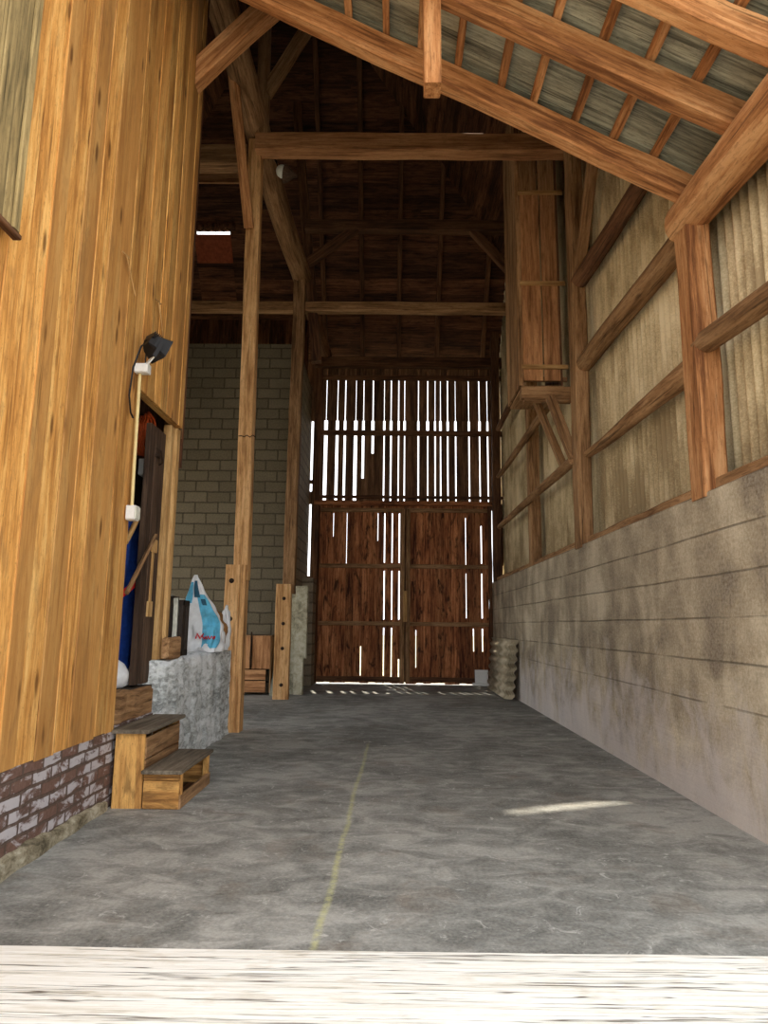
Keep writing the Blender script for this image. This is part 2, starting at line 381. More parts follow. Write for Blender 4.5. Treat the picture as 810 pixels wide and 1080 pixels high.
def rough_mat(name, lo, mid, hi, scale=14, bumps=1., speck=None, ys=1.):
    m, nt, bs = new_mat(name)
    P = nt.nodes.new('ShaderNodeNewGeometry').outputs['Position']
    P = vmath(nt, 'MULTIPLY', P, (1, ys, 1))
    a = noise(nt, P, scale, 7, .72, .4); b = noise(nt, P, scale*.16, 4, .6)
    f = math_(nt, 'ADD', math_(nt, 'MULTIPLY', a, .6), math_(nt, 'MULTIPLY', b, .4))
    c = ramp(nt, f, [(.41, lo), (.49, mid), (.58, hi)])
    if speck: c = mix(nt, math_(nt, 'MULTIPLY', step(nt, noise(nt, P, scale*3, 5, .8), .6, .66), .6), c, speck)
    nt.links.new(c, bs.inputs['Base Color']); bs.inputs['Roughness'].default_value = .92
    bump(nt, bs, a, bumps, .03)
    return m
M['lime'] = rough_mat('rough_lime_concrete', srgb(150, 154, 152), srgb(214, 219, 219), srgb(246, 250, 252), 15, 1., srgb(104, 104, 100), .4)
M['footing'] = rough_mat('rough_footing', srgb(92, 84, 66), srgb(146, 136, 112), srgb(190, 182, 160), 13, 1., srgb(70, 64, 48), .6)
M['palepost'] = rough_mat('pale_concrete', srgb(128, 124, 104), srgb(168, 162, 138), srgb(190, 186, 166), 8, .5)
M['yard'] = rough_mat('yard_gravel', srgb(150, 142, 126), srgb(178, 170, 154), srgb(200, 194, 180), 6, .5)
M['field'] = rough_mat('pale_field', srgb(150, 150, 120), srgb(170, 168, 140), srgb(190, 188, 160), 2, .3)
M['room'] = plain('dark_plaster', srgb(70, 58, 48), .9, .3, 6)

def corrugated_mat(name, light, base, dark):
    m, nt, bs = new_mat(name)
    gc = N(nt, 'ShaderNodeAttribute', attribute_name='gc').outputs['Vector']
    ti = N(nt, 'ShaderNodeAttribute', attribute_name='tint').outputs['Fac']
    P = nt.nodes.new('ShaderNodeNewGeometry').outputs['Position']
    big = noise(nt, vmath(nt, 'MULTIPLY', P, (1, 1.2, .7)), 1.3, 5, .62, .4)
    stre = noise(nt, vmath(nt, 'MULTIPLY', gc, (1.2, 22, 22)), 1, 4, .6)
    fine = noise(nt, P, 60, 4, .7)
    f = math_(nt, 'ADD', math_(nt, 'ADD', math_(nt, 'MULTIPLY', big, .6), math_(nt, 'MULTIPLY', stre, .14)), math_(nt, 'MULTIPLY', fine, .26))
    c = ramp(nt, f, [(.42, dark), (.5, base), (.58, light)])
    b = math_(nt, 'ADD', math_(nt, 'MULTIPLY', ti, .16), .92); bc = nt.nodes.new('ShaderNodeCombineXYZ')
    for i in range(3): nt.links.new(b, bc.inputs[i])
    c = mix(nt, 1., c, bc.outputs[0], 'MULTIPLY')
    nt.links.new(c, bs.inputs['Base Color']); bs.inputs['Roughness'].default_value = .9
    bump(nt, bs, fine, .25, .006)
    return m
M['corr'] = corrugated_mat('fibre_cement', srgb(230, 214, 178), srgb(206, 188, 150), srgb(168, 148, 114))
M['sheet'] = corrugated_mat('pale_fibre_cement', srgb(210, 198, 172), srgb(184, 172, 146), srgb(148, 136, 112))
M['iron'] = plain('rusty_iron', srgb(58, 44, 34), .7, .4, 60, .3)
M['black'] = plain('black_plastic', srgb(26, 26, 28), .45, .2, 60)
M['glass'] = plain('lamp_glass', srgb(150, 152, 150), .15, .1, 30)
M['white'] = plain('white_plastic', srgb(226, 226, 222), .5, .05, 40)
M['conduit'] = plain('cream_conduit', srgb(216, 196, 140), .5, .08, 20)
M['steel'] = plain('galvanised', srgb(180, 182, 182), .4, .15, 50, .5)
M['orange'] = plain('orange_hose', srgb(206, 88, 40), .55, .15, 40)
M['blue'] = plain('blue_cloth', srgb(28, 62, 138), .8, .25, 20)
M['red'] = plain('red_strap', srgb(214, 36, 40), .6, .15, 30)
M['paper'] = plain('white_paper', srgb(226, 228, 230), .7, .12, 12, bumps=.2)
M['sackblue'] = plain('sack_blue', srgb(96, 178, 210), .6, .35, 9)
M['sackdark'] = plain('sack_print_dark', srgb(44, 88, 110), .6, .2, 20)
M['clay'] = plain('brown_sack', srgb(140, 100, 58), .8, .25, 18, bumps=.3)
M['framewhite'] = plain('old_white_paint', srgb(206, 206, 192), .7, .15, 25)
M['framedark'] = plain('dark_painted_wood', srgb(52, 44, 38), .7, .3, 25)
M['nest'] = plain('frosted_lamp', srgb(206, 210, 202), .4, .15, 60)
M['tile'] = plain('red_clay_tile', srgb(150, 78, 50), .85, .3, 12)

# ------------------------------------------------------------------ setting
XR, XC = 2.5, 2.8            # concrete face, cladding behind the frame
XL = -2.15                   # honey boards
YB = 17.0                    # far gate wall
# floor
mb = MB(); mb.grid(lambda u, v: (-6.6 + 9.5*u, 3.2 + 14.2*v, 0), 4, 4, smooth=False)
mb.box(-6.6, 2.9, 3.2, 17.4, -.3, -.004); struct(mb.build('floor', M['floor']))
mb = MB(); mb.box(-40, 40, -40, 2.56, -.4, -.12); struct(mb.build('ground_yard', M['yard']))
mb = MB(); mb.box(-60, 60, 17.5, 120, -.5, -.25); struct(mb.build('ground_field', M['field']))
mb = MB(); mb.box(-40, -6.7, 2.6, 17.4, -.4, -.1); struct(mb.build('ground_side', M['yard']))  # unseen ground, added to bounce daylight through the side opening
# right wall: concrete and corrugated cladding
mb = MB(); mb.box(XR, 3.0, 3.2, 17.2, -.1, 2.48, 'y', ch=.012); struct(mb.build('wall_right', M['concrete']))
mb = MB()
y = 2.9
while y < 17.3:
    w = min(.92, 17.35 - y)
    for z0, z1, o in ((2.44, 5.35 if y < 5.0 else 10.4, 0),):
        mb.corrugated((XC + .045 + U(0, .006), y, z0), (0, 1, 0), w + .004, (0, 0, 1), z1 - z0, (1, 0, 0), .131, .055, per=12, sharp=.85)
    y += .917
struct(mb.build('wall_right_cladding', M['corr']))
# left: brick plinth and footing
mb = MB(); mb.box(-2.55, -2.16, 1.6, 6.42, -.1, .6, 'y'); struct(mb.build('wall_left_plinth', M['brick']))
mb = MB()
def foot(u, v):
    y = 2.6 + 2.85*u
    h = .15 - .06*u + .008*math.sin(y*9) + .006*math.sin(y*31); w = .075 - .05*u + .008*math.sin(y*13+1)
    prof = [(-2.2, -.05), (-2.16 + w, -.05), (-2.16 + w, 0.02), (-2.16 + w*.85, h*.7), (-2.2 + w*.5, h), (-2.2, h)]
    k = min(int(v*5 + 1e-6), 5); return (prof[k][0], y, prof[k][1])
mb.grid(foot, 60, 5, smooth=False); struct(mb.build('baseboard_left', M['footing']))
# left: honey-coloured board wall, a doorway at its far end
mb = MB()
y = 1.7; YD, YE, ZL = 5.52, 6.74, 3.37
edges = [y]
while y < YD - .12: y = min(YD, y + U(.17, .23)); edges.append(y)
if YD - edges[-1] > .02: edges.append(YD)
edges[-1] = YD
y = YD
while y < YE - .1: y = min(YE, y + U(.17, .22)); edges.append(y)
edges[-1] = YE
for k, (a, b) in enumerate(zip(edges[:-1], edges[1:])):
    o = .005*(k % 2) + U(0, .003); z0 = .57 + U(-.006, .01) if b <= YD + .001 else ZL
    mb.beam((XL - .02 + o, (a+b)/2, z0), (XL - .02 + o, (a+b)/2, 9.6), b - a - U(.002, .007), .026, (1, 0, 0), .004, 0, 1)
    if k in (8, 10, 13): mb.beam((XL - .004 + o, b, z0), (XL - .004 + o, b, 9.6), .014, .008, (1, 0, 0), .002, 0, 1, rnd=.8)
mb.box(-2.24, XL - .036, YD, YE, ZL, ZL + .1, 'y', rnd=.2)
struct(mb.build('wall_left', M['clad']))
# dark room behind it
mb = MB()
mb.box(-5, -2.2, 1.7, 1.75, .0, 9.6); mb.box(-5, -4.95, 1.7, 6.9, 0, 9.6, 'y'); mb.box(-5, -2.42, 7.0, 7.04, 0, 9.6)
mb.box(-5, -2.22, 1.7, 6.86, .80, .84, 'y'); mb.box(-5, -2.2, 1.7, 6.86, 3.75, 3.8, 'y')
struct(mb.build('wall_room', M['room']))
# bay at the left: block wall, rubble side wall, outer wall
mb = MB(); mb.box(-6.6, -2.28, 14.5, 14.8, -.1, 7.62); struct(mb.build('wall_left_block', M['block']))
mb = MB(); mb.box(-2.55, -2.1, 14.82, 17.0, -.1, 7.5, 'y'); mb.box(-2.12, -1.84, 16.2, 16.85, -.1, 2.5, 'z'); struct(mb.build('wall_left_rubble', M['rubble']))
mb = MB()
y = 6.9
while y < 17.2:
    mb.box(-6.6, -6.57, y, y + .24, 4.2 if 8.2 < y < 13.6 else 0, 10.6, 'z'); y += .245      # unseen side opening, added to let daylight into the bay
struct(mb.build('wall_left_outer', M['slat']))
mb = MB()                     # dark boards above the block wall, with a gap for the light
x = -6.6
while x < -2.2:
    w = U(.17, .24); zt = 11.7
    if -5.35 < x < -4.2: mb.box(x, x + w - .004, 16.5, 16.53, 7.0, 11.42, 'z'); mb.box(x, x + w - .004, 16.5, 16.53, 11.62, 16, 'z')
    else: mb.box(x, x + w - .004, 16.5, 16.53, 7.0, 16, 'z')
    x += w
struct(mb.build('wall_left_gable', M['roofin']))
# far wall: spaced slats above the gate
GAPS = [-1.71, -1.42, -1.22, -.945, -.745, -.5, -.21, -.035, .16, .315, .67, .91, 1.10, 1.24, 1.425, 1.625, 1.97, 2.24, 2.445, 2.585, 2.775]
mb = MB()
for zlo, zhi, wid in ((6.62, 8.1, 0), (6.27, 6.66, 2), (4.42, 6.3, 1)):
    ed = [-1.93] + GAPS + [2.98]
    for k in range(len(ed) - 1):
        def gw(i):
            if i < 0 or i >= len(GAPS): return 0
            if wid == 0: return .012 + .012*((i*7) % 3)/2
            if wid == 2: return (.085, .075, .06, .085, .065, .07)[i] if i < 6 else (.045, .06, .05, .065)[i % 4]
            return (.085, .07, .055, .085, .06, .05)[i] if i < 6 else (.03, .034, .026)[i % 3]
        a = ed[k] + gw(k-1)/2; b = ed[k+1] - gw(k)/2
        th = U(.02, .028); yo = U(0, .012)
        mb.beam(((a+b)/2, YB + yo, zlo), ((a+b)/2 + U(-.006, .006), YB + yo, zhi), b - a, th, (0, 1, 0), 0, 0, 1)
# short bits that close two of the gaps part-way
mb.box(-.81, -.70, YB + .02, YB + .04, 4.42, 5.1, 'z'); mb.box(-.56, -.46, YB + .02, YB + .04, 4.42, 5.75, 'z')
# board strip at the far left with the light slit
mb.box(-2.2, -2.085, YB, YB + .03, 0, 8.2, 'z'); mb.box(-2.03, -1.8, YB + .03, YB + .05, 0, 8.2, 'z')
for z0, z1 in ((0, 2.6), (4.42, 4.75), (4.95, 5.05), (6.6, 8.2)): mb.box(-2.12, -2.0, YB + .02, YB + .05, z0, z1, 'z')
mb.box(2.55, 2.98, YB, YB + .03, 2.9, 4.45, 'z')
mb.box(-1.95, 2.98, YB + .035, YB + .055, 4.3, 4.47, 'x'); mb.box(.25, .45, YB + .03, YB + .05, .05, 4.3, 'z')
mb.box(-1.95, -1.74, YB + .03, YB + .05, 0.05, 4.4, 'z')
struct(mb.build('wall_back', M['slat']))

# canopy roof over the entrance: grey boards running down the slope
def canz(x): return 5.03 + (2.5 - x)*.522       # underside of the rafters
mb = MB()
y = 3.15
while y < 5.75:
    w = U(.12, .17); nlo, nhi = 3.05, -2.15
    o = .34 + U(0, .016)
    mb.beam((nlo, y + w/2, canz(nlo) + o), (nhi, y + w/2, canz(nhi) + o + .0), w - .004, .022, (0, 0, 1), 0, 0, 1)
    y += w
mb.beam((3.05, 4.45, canz(3.05) + .39), (-2.15, 4.45, canz(-2.15) + .39), 2.6, .02, (0, 0, 1), 0, 0, 1)
struct(mb.build('roof_canopy', M['greydeck']))

# main roof: hip over the far gate, two slopes
def hipz(y): return 8.3 + 1.38*(YB - y) + .16
def slope(x): return 10.2 + (2.9 - x)*1.0 if x > -2 else 15.1 + (x + 2)*1.0
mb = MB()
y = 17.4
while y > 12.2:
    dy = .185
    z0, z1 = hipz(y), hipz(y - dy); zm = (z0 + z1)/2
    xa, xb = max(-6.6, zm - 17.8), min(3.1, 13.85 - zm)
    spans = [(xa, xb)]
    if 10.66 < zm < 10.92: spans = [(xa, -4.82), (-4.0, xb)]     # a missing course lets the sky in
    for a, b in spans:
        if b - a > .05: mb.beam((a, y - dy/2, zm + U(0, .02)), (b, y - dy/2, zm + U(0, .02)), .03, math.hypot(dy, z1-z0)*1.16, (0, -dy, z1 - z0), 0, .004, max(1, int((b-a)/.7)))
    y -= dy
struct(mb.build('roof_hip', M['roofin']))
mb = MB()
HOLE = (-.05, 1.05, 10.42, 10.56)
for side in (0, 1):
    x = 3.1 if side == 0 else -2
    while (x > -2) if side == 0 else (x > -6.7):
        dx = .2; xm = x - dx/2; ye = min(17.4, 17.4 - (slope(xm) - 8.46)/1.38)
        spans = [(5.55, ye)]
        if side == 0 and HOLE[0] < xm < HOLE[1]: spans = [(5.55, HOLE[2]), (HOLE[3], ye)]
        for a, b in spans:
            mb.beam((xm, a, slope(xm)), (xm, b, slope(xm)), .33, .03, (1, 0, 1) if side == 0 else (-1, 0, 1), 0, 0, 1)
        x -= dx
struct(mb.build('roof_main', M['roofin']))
mb = MB()                     # unseen boarded gable above the canopy, added to keep skylight out
x = -6.6
while x < 3.0:
    zlo = max(canz(x) + .45, 0) if x > -2.2 else 9.4
    mb.box(x, x + .196, 5.6, 5.63, zlo, slope(x + .1), 'z'); x += .2
mb.box(-6.6, -2.2, 6.92, 6.95, 3.0, 16, 'z')
struct(mb.build('wall_front_gable_added', M['roofin']))

# ------------------------------------------------------------------ threshold plank
mb = MB()
th = []
mb.beam((-2.12, 2.87, -.045), (2.46, 2.90, -.045), .62, .15, (0, 0, 1), .012, .003, 14)
thing(mb.build('threshold_plank', M['threshold']), 'broad white weathered threshold plank with long cracks in front of the concrete floor', 'plank')

# ------------------------------------------------------------------ timbers of the right wall
def timber(name, mat, label, cat, group=None, fn=None):
    mb = MB(); fn(mb); return thing(mb.build(name, M[mat]), label, cat, group)
timber('timber_post', 'beam', 'stout orange post on the concrete wall, carrying the end of the log wall plate', 'post', 'posts of the right wall',
       lambda m: m.beam((2.585, 5.47, 2.44), (2.58, 5.47, 4.93), .2, .27, (0, 1, 0), .02, .008))
timber('timber_post', 'oldbeam', 'tall brown post on the concrete wall beside the hanging board chute', 'post', 'posts of the right wall',
       lambda m: m.beam((2.565, 9.05, 2.44), (2.62, 9.05, 9.9), .19, .28, (0, 1, 0), .015, .006))
timber('timber_post', 'oldbeam', 'slim reddish post on the concrete wall behind the forked chute brace', 'post', 'posts of the right wall',
       lambda m: m.beam((2.62, 12.4, 2.44), (2.62, 12.4, 9.9), .2, .24, (0, 1, 0), .015, .006))
timber('timber_post', 'darkbeam', 'dark corner post above the concrete wall at the gate', 'post', 'posts of the right wall',
       lambda m: m.beam((2.62, 16.8, 2.44), (2.62, 16.8, 9.9), .2, .26, (0, 1, 0), .015, .006))
timber('sill_timber', 'oldbeam', 'long brown sill timber lying on top of the concrete wall', 'timber', None,
       lambda m: m.beam((2.66, 3.2, 2.535), (2.66, 16.66, 2.535), .17, .1, (0, 0, 1), .012, .006))
timber('wall_plate_log', 'beam', 'thick round log plate running under the low ends of the canopy rafters', 'log', None,
       lambda m: m.log((2.6, 3.05, 4.83), (2.56, 5.62, 4.96), .19, .165, wob=.14, wander=.01))
G = 'log girts on the corrugated wall'
timber('log_girt', 'oldbeam', 'round log girt across the bright corrugated bay in front of the orange post', 'log', G,
       lambda m: m.log((2.62, 3.05, 3.6), (2.58, 5.42, 3.74), .085, .095, wob=.1, wander=.008))
timber('log_girt', 'oldbeam', 'lowest log girt between the orange post and the tall brown post, knotty and tapering', 'log', G,
       lambda m: m.log((2.64, 5.62, 3.65), (2.62, 8.95, 3.70), .115, .06, wob=.16, wander=.012))
timber('log_girt', 'oldbeam', 'middle log girt of the bay between the orange post and the tall brown post', 'log', G,
       lambda m: m.log((2.64, 5.62, 4.90), (2.62, 8.95, 4.98), .125, .115, wob=.1, wander=.01))
timber('log_girt', 'darkbeam', 'topmost grey girt of the bay, its far end on the tall brown post', 'log', G,
       lambda m: m.log((2.64, 5.62, 6.0), (2.62, 8.98, 6.22), .085, .12, wob=.1, wander=.008))
timber('log_girt', 'oldbeam', 'slim pole girt just above the concrete, crossing the slim reddish post', 'log', G,
       lambda m: m.log((2.47, 9.1, 3.66), (2.47, 15.5, 3.66), .07, .055, wob=.1, wander=.006))
timber('log_girt', 'oldbeam', 'pole girt next above the slim pole girt, ending under the chute', 'log', G,
       lambda m: m.log((2.47, 10.6, 4.86), (2.47, 15.5, 4.84), .07, .055, wob=.1, wander=.006))
timber('log_girt', 'darkbeam', 'short dark pole girt high beside the gate, running up under the chute', 'log', G,
       lambda m: m.log((2.5, 11.2, 6.2), (2.5, 15.6, 6.0), .07, .06, wob=.1, wander=.006))
timber('diagonal_brace', 'oldbeam', 'slender reddish brace rising from the tall brown post towards the canopy', 'brace', 'wall braces',
       lambda m: m.beam((2.62, 8.95, 6.35), (2.62, 7.6, 8.3), .12, .14, (1, 0, 0), .012, .005))
# ------------------------------------------------------------------ canopy timbers
R = 'canopy rafters'
def rafter(y, xlo, xhi, h, label):
    timber('roof_rafter', 'beam', label, 'rafter', R,
           lambda m: m.beam((xlo, y, canz(xlo) + h/2*1.1), (xhi, y, canz(xhi) + h/2*1.1), .15, h, (0, 0, 1), .014, .006, 12))
rafter(5.38, 2.62, -2.1, .215, 'farthest canopy rafter, spanning from the orange post up past the hanging stub')
rafter(4.55, 2.95, -2.1, .21, 'middle canopy rafter, meeting the log plate in front of the orange post')
rafter(3.92, 3.0, -2.1, .21, 'nearest canopy rafter, high at the top edge of the roof')
timber('hanging_post', 'beam', 'short sawn-off post stub hanging from the middle canopy rafter', 'post', None,
       lambda m: m.beam((.285, 4.62, 5.44), (.28, 4.6, 6.3), .135, .17, (0, 1, 0), .01, .004))
ORD = ['lowest', 'second', 'third', 'fourth', 'fifth', 'sixth', 'seventh', 'eighth', 'ninth', 'tenth', 'eleventh', 'twelfth']
for k in range(12):
    x = 2.25 - .335*k + U(-.02, .02)
    timber('roof_batten', 'beam', ('lowest thin roof batten under the grey boards, next to the log plate' if k == 0 else
           ORD[k] + ' thin roof batten up from the log plate, under the grey boards'), 'batten', 'thin battens across the canopy rafters',
           lambda m: m.beam((x, 3.15, canz(x) + .292), (x + U(-.02, .02), 5.7, canz(x) + .292), .062, .07, (0, 0, 1), .004, .003))

# ------------------------------------------------------------------ interior frame, left side
def bolt(parent, x, y, z):
    mb = MB(); mb.lathe((x, y + .012, z), (0, -1, 0), [(0, .034), (.014, .034), (.015, .017), (.036, .016), (.037, .001)], 10)
    mb.build('bolt', M['iron'], parent)
p = empty('aisle_post', (-2.1, 9.35, 0), 'square post at the lime concrete parapet, clamped in a bolted foot', 'post', 'tall posts of the aisle')
mb = MB(); mb.beam((-2.06, 9.42, 2.0), (-2.13, 9.42, 8.72), .2, .2, (0, 1, 0), .01, .004); mb.build('shaft', M['post'], p)
mb = MB(); mb.beam((-2.15, 9.32, 0), (-2.15, 9.32, 2.2), .2, .12, (0, 1, 0), .012, .004); mb.beam((-2.01, 9.38, 0), (-2.01, 9.38, 2.2), .07, .24, (0, 1, 0), .008, .003)
mb.build('foot_clamp', M['post'], p)
bolt(p, -2.16, 9.25, 1.98); bolt(p, -2.16, 9.25, 1.47)
mb = MB(); mb.tube([(-2.17 + .1*a, 9.31, 4.02 + .015*math.sin(a*7)) for a in [i/6*2.4 for i in range(7)]] , .007, 6); mb.build('wire_tie', M['iron'], p)
p = empty('aisle_post', (-2.1, 13.4, 0), 'second aisle post before the block wall, with four bolts in its foot', 'post', 'tall posts of the aisle')
mb = MB(); mb.beam((-2.01, 13.5, 2.0), (-1.98, 13.5, 8.6), .24, .22, (0, 1, 0), .012, .005); mb.build('shaft', M['oldbeam'], p)
mb = MB(); mb.beam((-2.08, 13.36, 0), (-2.08, 13.36, 2.18), .3, .12, (0, 1, 0), .012, .004); mb.build('foot_clamp', M['post'], p)
for z in (1.9, 1.42, .95, .27): bolt(p, -2.07, 13.29, z)
timber('purlin_log', 'oldbeam', 'great crooked log purlin resting on the two aisle posts', 'log', None,
       lambda m: m.log((-2.2, 6.95, 9.05), (-2.0, 13.7, 8.78), .2, .19, wob=.16, wander=.03, bend=-.04))
timber('purlin_log', 'darkbeam', 'dark purlin log carrying on from the second aisle post to the gate wall', 'log', None,
       lambda m: m.log((-1.93, 13.75, 8.6), (-1.75, 16.9, 8.35), .16, .15, wob=.14, wander=.01))
timber('diagonal_brace', 'beam', 'light pole strut leaning from the first aisle post up to the log purlin', 'brace', 'aisle braces',
       lambda m: m.log((-2.15, 9.28, 7.2), (-2.25, 8.3, 8.95), .075, .08, wob=.08))
timber('diagonal_brace', 'beam', 'bright square brace from the honey board wall up to the farthest rafter', 'brace', 'aisle braces',
       lambda m: m.beam((-2.3, 6.55, 7.15), (-.95, 6.55, 8.65), .17, .24, (0, 0, 1), .012, .006))
timber('diagonal_brace', 'oldbeam', 'dark brace rising right from the king post above the tie beam', 'brace', 'aisle braces',
       lambda m: m.beam((-2.0, 9.3, 9.45), (-1.1, 9.3, 11.15), .15, .17, (0, 0, 1), .012, .006))
timber('diagonal_brace', 'darkbeam', 'curved dark brace from the second aisle post up to the collar beam', 'brace', 'aisle braces',
       lambda m: m.beam((-1.85, 13.4, 8.95), (-.7, 13.4, 9.85), .16, .18, (0, 0, 1), .012, .006))
timber('diagonal_brace', 'darkbeam', 'dark brace from the right wall up to the collar beam', 'brace', 'aisle braces',
       lambda m: m.beam((2.62, 13.4, 8.6), (1.55, 13.4, 9.88), .15, .17, (0, 0, 1), .012, .006))
timber('king_post', 'oldbeam', 'round upright post standing on the left end of the tie beam', 'post', None,
       lambda m: m.log((-2.02, 9.3, 8.72), (-2.1, 9.3, 13.8), .105, .10, wob=.08))
timber('corner_post', 'oldbeam', 'grey corner post standing behind the edge of the honey boards', 'post', None,
       lambda m: m.beam((-2.27, 6.82, 3.3), (-2.27, 6.82, 9.6), .16, .12, (0, 1, 0), .01, .004))
timber('leaning_post', 'darkbeam', 'dark red leaning post rising behind the tie beams from the gate corner', 'post', None,
       lambda m: m.beam((-1.62, 13.75, 6.9), (-2.32, 13.75, 14.0), .2, .2, (0, 1, 0), .012, .008))
B = 'tie beams across the aisle'
timber('tie_beam', 'chute', 'nearest and thickest tie beam, crossing high from the king post to the chute', 'beam', B,
       lambda m: m.beam((-2.1, 9.3, 8.58), (2.75, 9.3, 8.56), .24, .3, (0, 0, 1), .015, .006, 12))
timber('tie_beam', 'oldbeam', 'stub of tie beam over the left bay, level with the nearest tie beam', 'beam', B,
       lambda m: m.beam((-6.4, 9.55, 8.5), (-2.28, 9.55, 8.54), .24, .34, (0, 0, 1), .015, .006, 10))
timber('tie_beam', 'darkbeam', 'dark collar beam braced from both ends, between the other two beams', 'beam', B,
       lambda m: m.beam((-1.9, 13.4, 9.82), (2.75, 13.4, 9.8), .2, .24, (0, 0, 1), .015, .006, 12))
timber('tie_beam', 'oldbeam', 'lowest long tie beam, passing behind both aisle posts', 'beam', B,
       lambda m: m.beam((-6.4, 13.68, 8.1), (2.75, 13.62, 8.06), .2, .21, (0, 0, 1), .015, .005, 16))
timber('gate_plate', 'darkbeam', 'dark plate beam along the top of the spaced slats', 'beam', None,
       lambda m: m.beam((-2.0, 16.85, 8.13), (2.9, 16.85, 8.13), .2, .26, (0, 0, 1), .015, .006, 12))
RA = 'slim rafters of the hip roof'
for x, lb in ((-1.75, 'leftmost slim dark rafter over the far gate, beside the leaning post'), (-.79, 'second slim dark rafter from the leaning post over the far gate'), (.15, 'middle slim dark rafter over the far gate'),
              (1.14, 'fourth slim dark rafter from the leaning post over the far gate'), (2.34, 'slim dark rafter over the far gate nearest the chute')):
    timber('hip_rafter', 'darkbeam', lb, 'rafter', RA,
           lambda m: m.beam((x, 17.0, hipz(17.0) - .13), (x, 12.2, hipz(12.2) - .13), .11, .15, (0, 0, 1), .01, .004))
GR = 'rails across the spaced slats'
for z, h, lb in ((7.75, .12, 'uppermost rail across the spaced slats'), (6.27, .13, 'middle rail across the brightest slits of the spaced slats'), (4.6, .07, 'thin rail at the foot of the spaced slats')):
    timber('slat_rail', 'darkbeam', lb, 'rail', GR, lambda m: m.beam((-1.95, YB - .07, z), (2.9, YB - .07, z), .09, h, (0, 0, 1), .008, .004, 10))
timber('gate_lintel', 'redbrown', 'reddish lintel timber right above the gate leaves', 'lintel', None,
       lambda m: m.beam((-1.95, YB - .08, 4.44), (2.72, YB - .08, 4.44), .12, .11, (0, 0, 1), .008, .004, 10))
timber('gate_jamb_post', 'darkbeam', 'dark upright post between the rubble wall and the gate', 'post', None,
       lambda m: m.beam((-1.9, YB - .06, 0), (-1.9, YB - .06, 8.0), .17, .14, (0, 1, 0), .012, .006))
timber('gate_jamb_post', 'darkbeam', 'upright post between the gate and the concrete wall end', 'post', None,
       lambda m: m.beam((2.46, YB - .05, 0.0), (2.46, YB - .05, 4.4), .09, .1, (0, 1, 0), .012, .005))

# ------------------------------------------------------------------ gate leaves
def gate_leaf(x0, x1, label, gaps, stile_left):
    root = empty('gate_leaf', ((x0+x1)/2, YB, .04), label, 'gate', 'plank gate leaves')
    mb = MB(); zb, zt = .025, 4.42
    gx = sorted(gaps, key=lambda g: g[0]); cuts = [x0] + [g[0] for g in gx] + [x1]
    # planks between the daylight gaps
    for k in range(len(cuts) - 1):
        a = cuts[k] + (gx[k-1][1]/2 if k > 0 else 0); b = cuts[k+1] - (gx[k][1]/2 if k < len(gx) else 0)
        n = max(1, round((b - a)/.165)); w = (b - a)/n
        for i in range(n):
            yo = U(0, .014)
            mb.beam((a + w*(i+.5), YB + yo, zb + U(-.02, .02)), (a + w*(i+.5), YB + yo, zt), w + .003, .026, (0, 1, 0), 0, 0, 1)
    # where a gap is closed
    for g in gx:
        z = zb
        for s0, s1 in sorted(g[2]) + [(zt, zt)]:
            if s0 - z > .02: mb.box(g[0] - g[1]/2 - .01, g[0] + g[1]/2 + .01, YB + .012, YB + .03, z, s0, 'z')
            z = s1
    mb.build('planks', M['redbrown'], root)
    for z in (.13, 1.45, 2.86, 4.27):
        mb = MB(); mb.beam((x0 + .02, YB - .05, z), (x1 - .02, YB - .05, z), .06, .1, (0, 0, 1), .006, .003, 6); mb.build('rail', M['darkbeam'] if z in (.13,) else M['oldbeam'], root)
    xs = x0 + .05 if stile_left else x1 - .05
    mb = MB(); mb.beam((xs, YB - .085, .06), (xs, YB - .085, 4.3), .1, .05, (0, 1, 0), .006, .003, 8); mb.build('stile', M['oldbeam'], root)
    return root
gl = gate_leaf(-1.8, .33, 'left leaf of the big red-brown plank gate, with thin daylight slits', [
    (-1.46, .016, [(3.6, 4.2)]), (-1.12, .014, [(2.9, 4.2)]), (-.73, .03, [(.2, .9)]), (-.34, .018, [(3.5, 4.2)]),
    (-.17, .03, [(.2, 1.35), (1.55, 2.75), (2.95, 4.2)]), (.02, .028, [(.1, 1.35), (1.55, 2.75), (2.95, 4.2)]), (.2, .034, [(.1, .6), (1.55, 2.75), (2.95, 4.2)])], False)
gr = gate_leaf(.37, 2.42, 'right leaf of the big red-brown plank gate, beside the leaning corrugated sheets', [
    (.62, .02, [(.4, 1.3)]), (1.86, .018, [(1.6, 2.7), (2.9, 4.1)]), (2.03, .028, [(.8, 1.35)]), (2.25, .032, [(.8, 1.35), (1.6, 2.7), (2.95, 3.9)])], True)
mb = MB(); mb.box(.31, .40, YB - .13, YB - .11, 1.5, 2.25, 'z', rnd=.9, ch=.004); mb.build('bar', M['pale'], gr)
# white square left on the gate
o = empty('square_board', (2.2, 16.87, 0), 'small white square board leaning at the foot of the right gate leaf', 'board')
mb = MB(); mb.beam((2.2, 16.86, .07), (2.2, 16.9, .37), .32, .02, (0, 1, 0), .004, 0, 1); mb.build('face_board', M['white'], o)
mb = MB(); mb.box(1.98, 2.4, 16.82, 16.9, .0, .07, ch=.005); mb.build('foot_strip', M['white'], o)

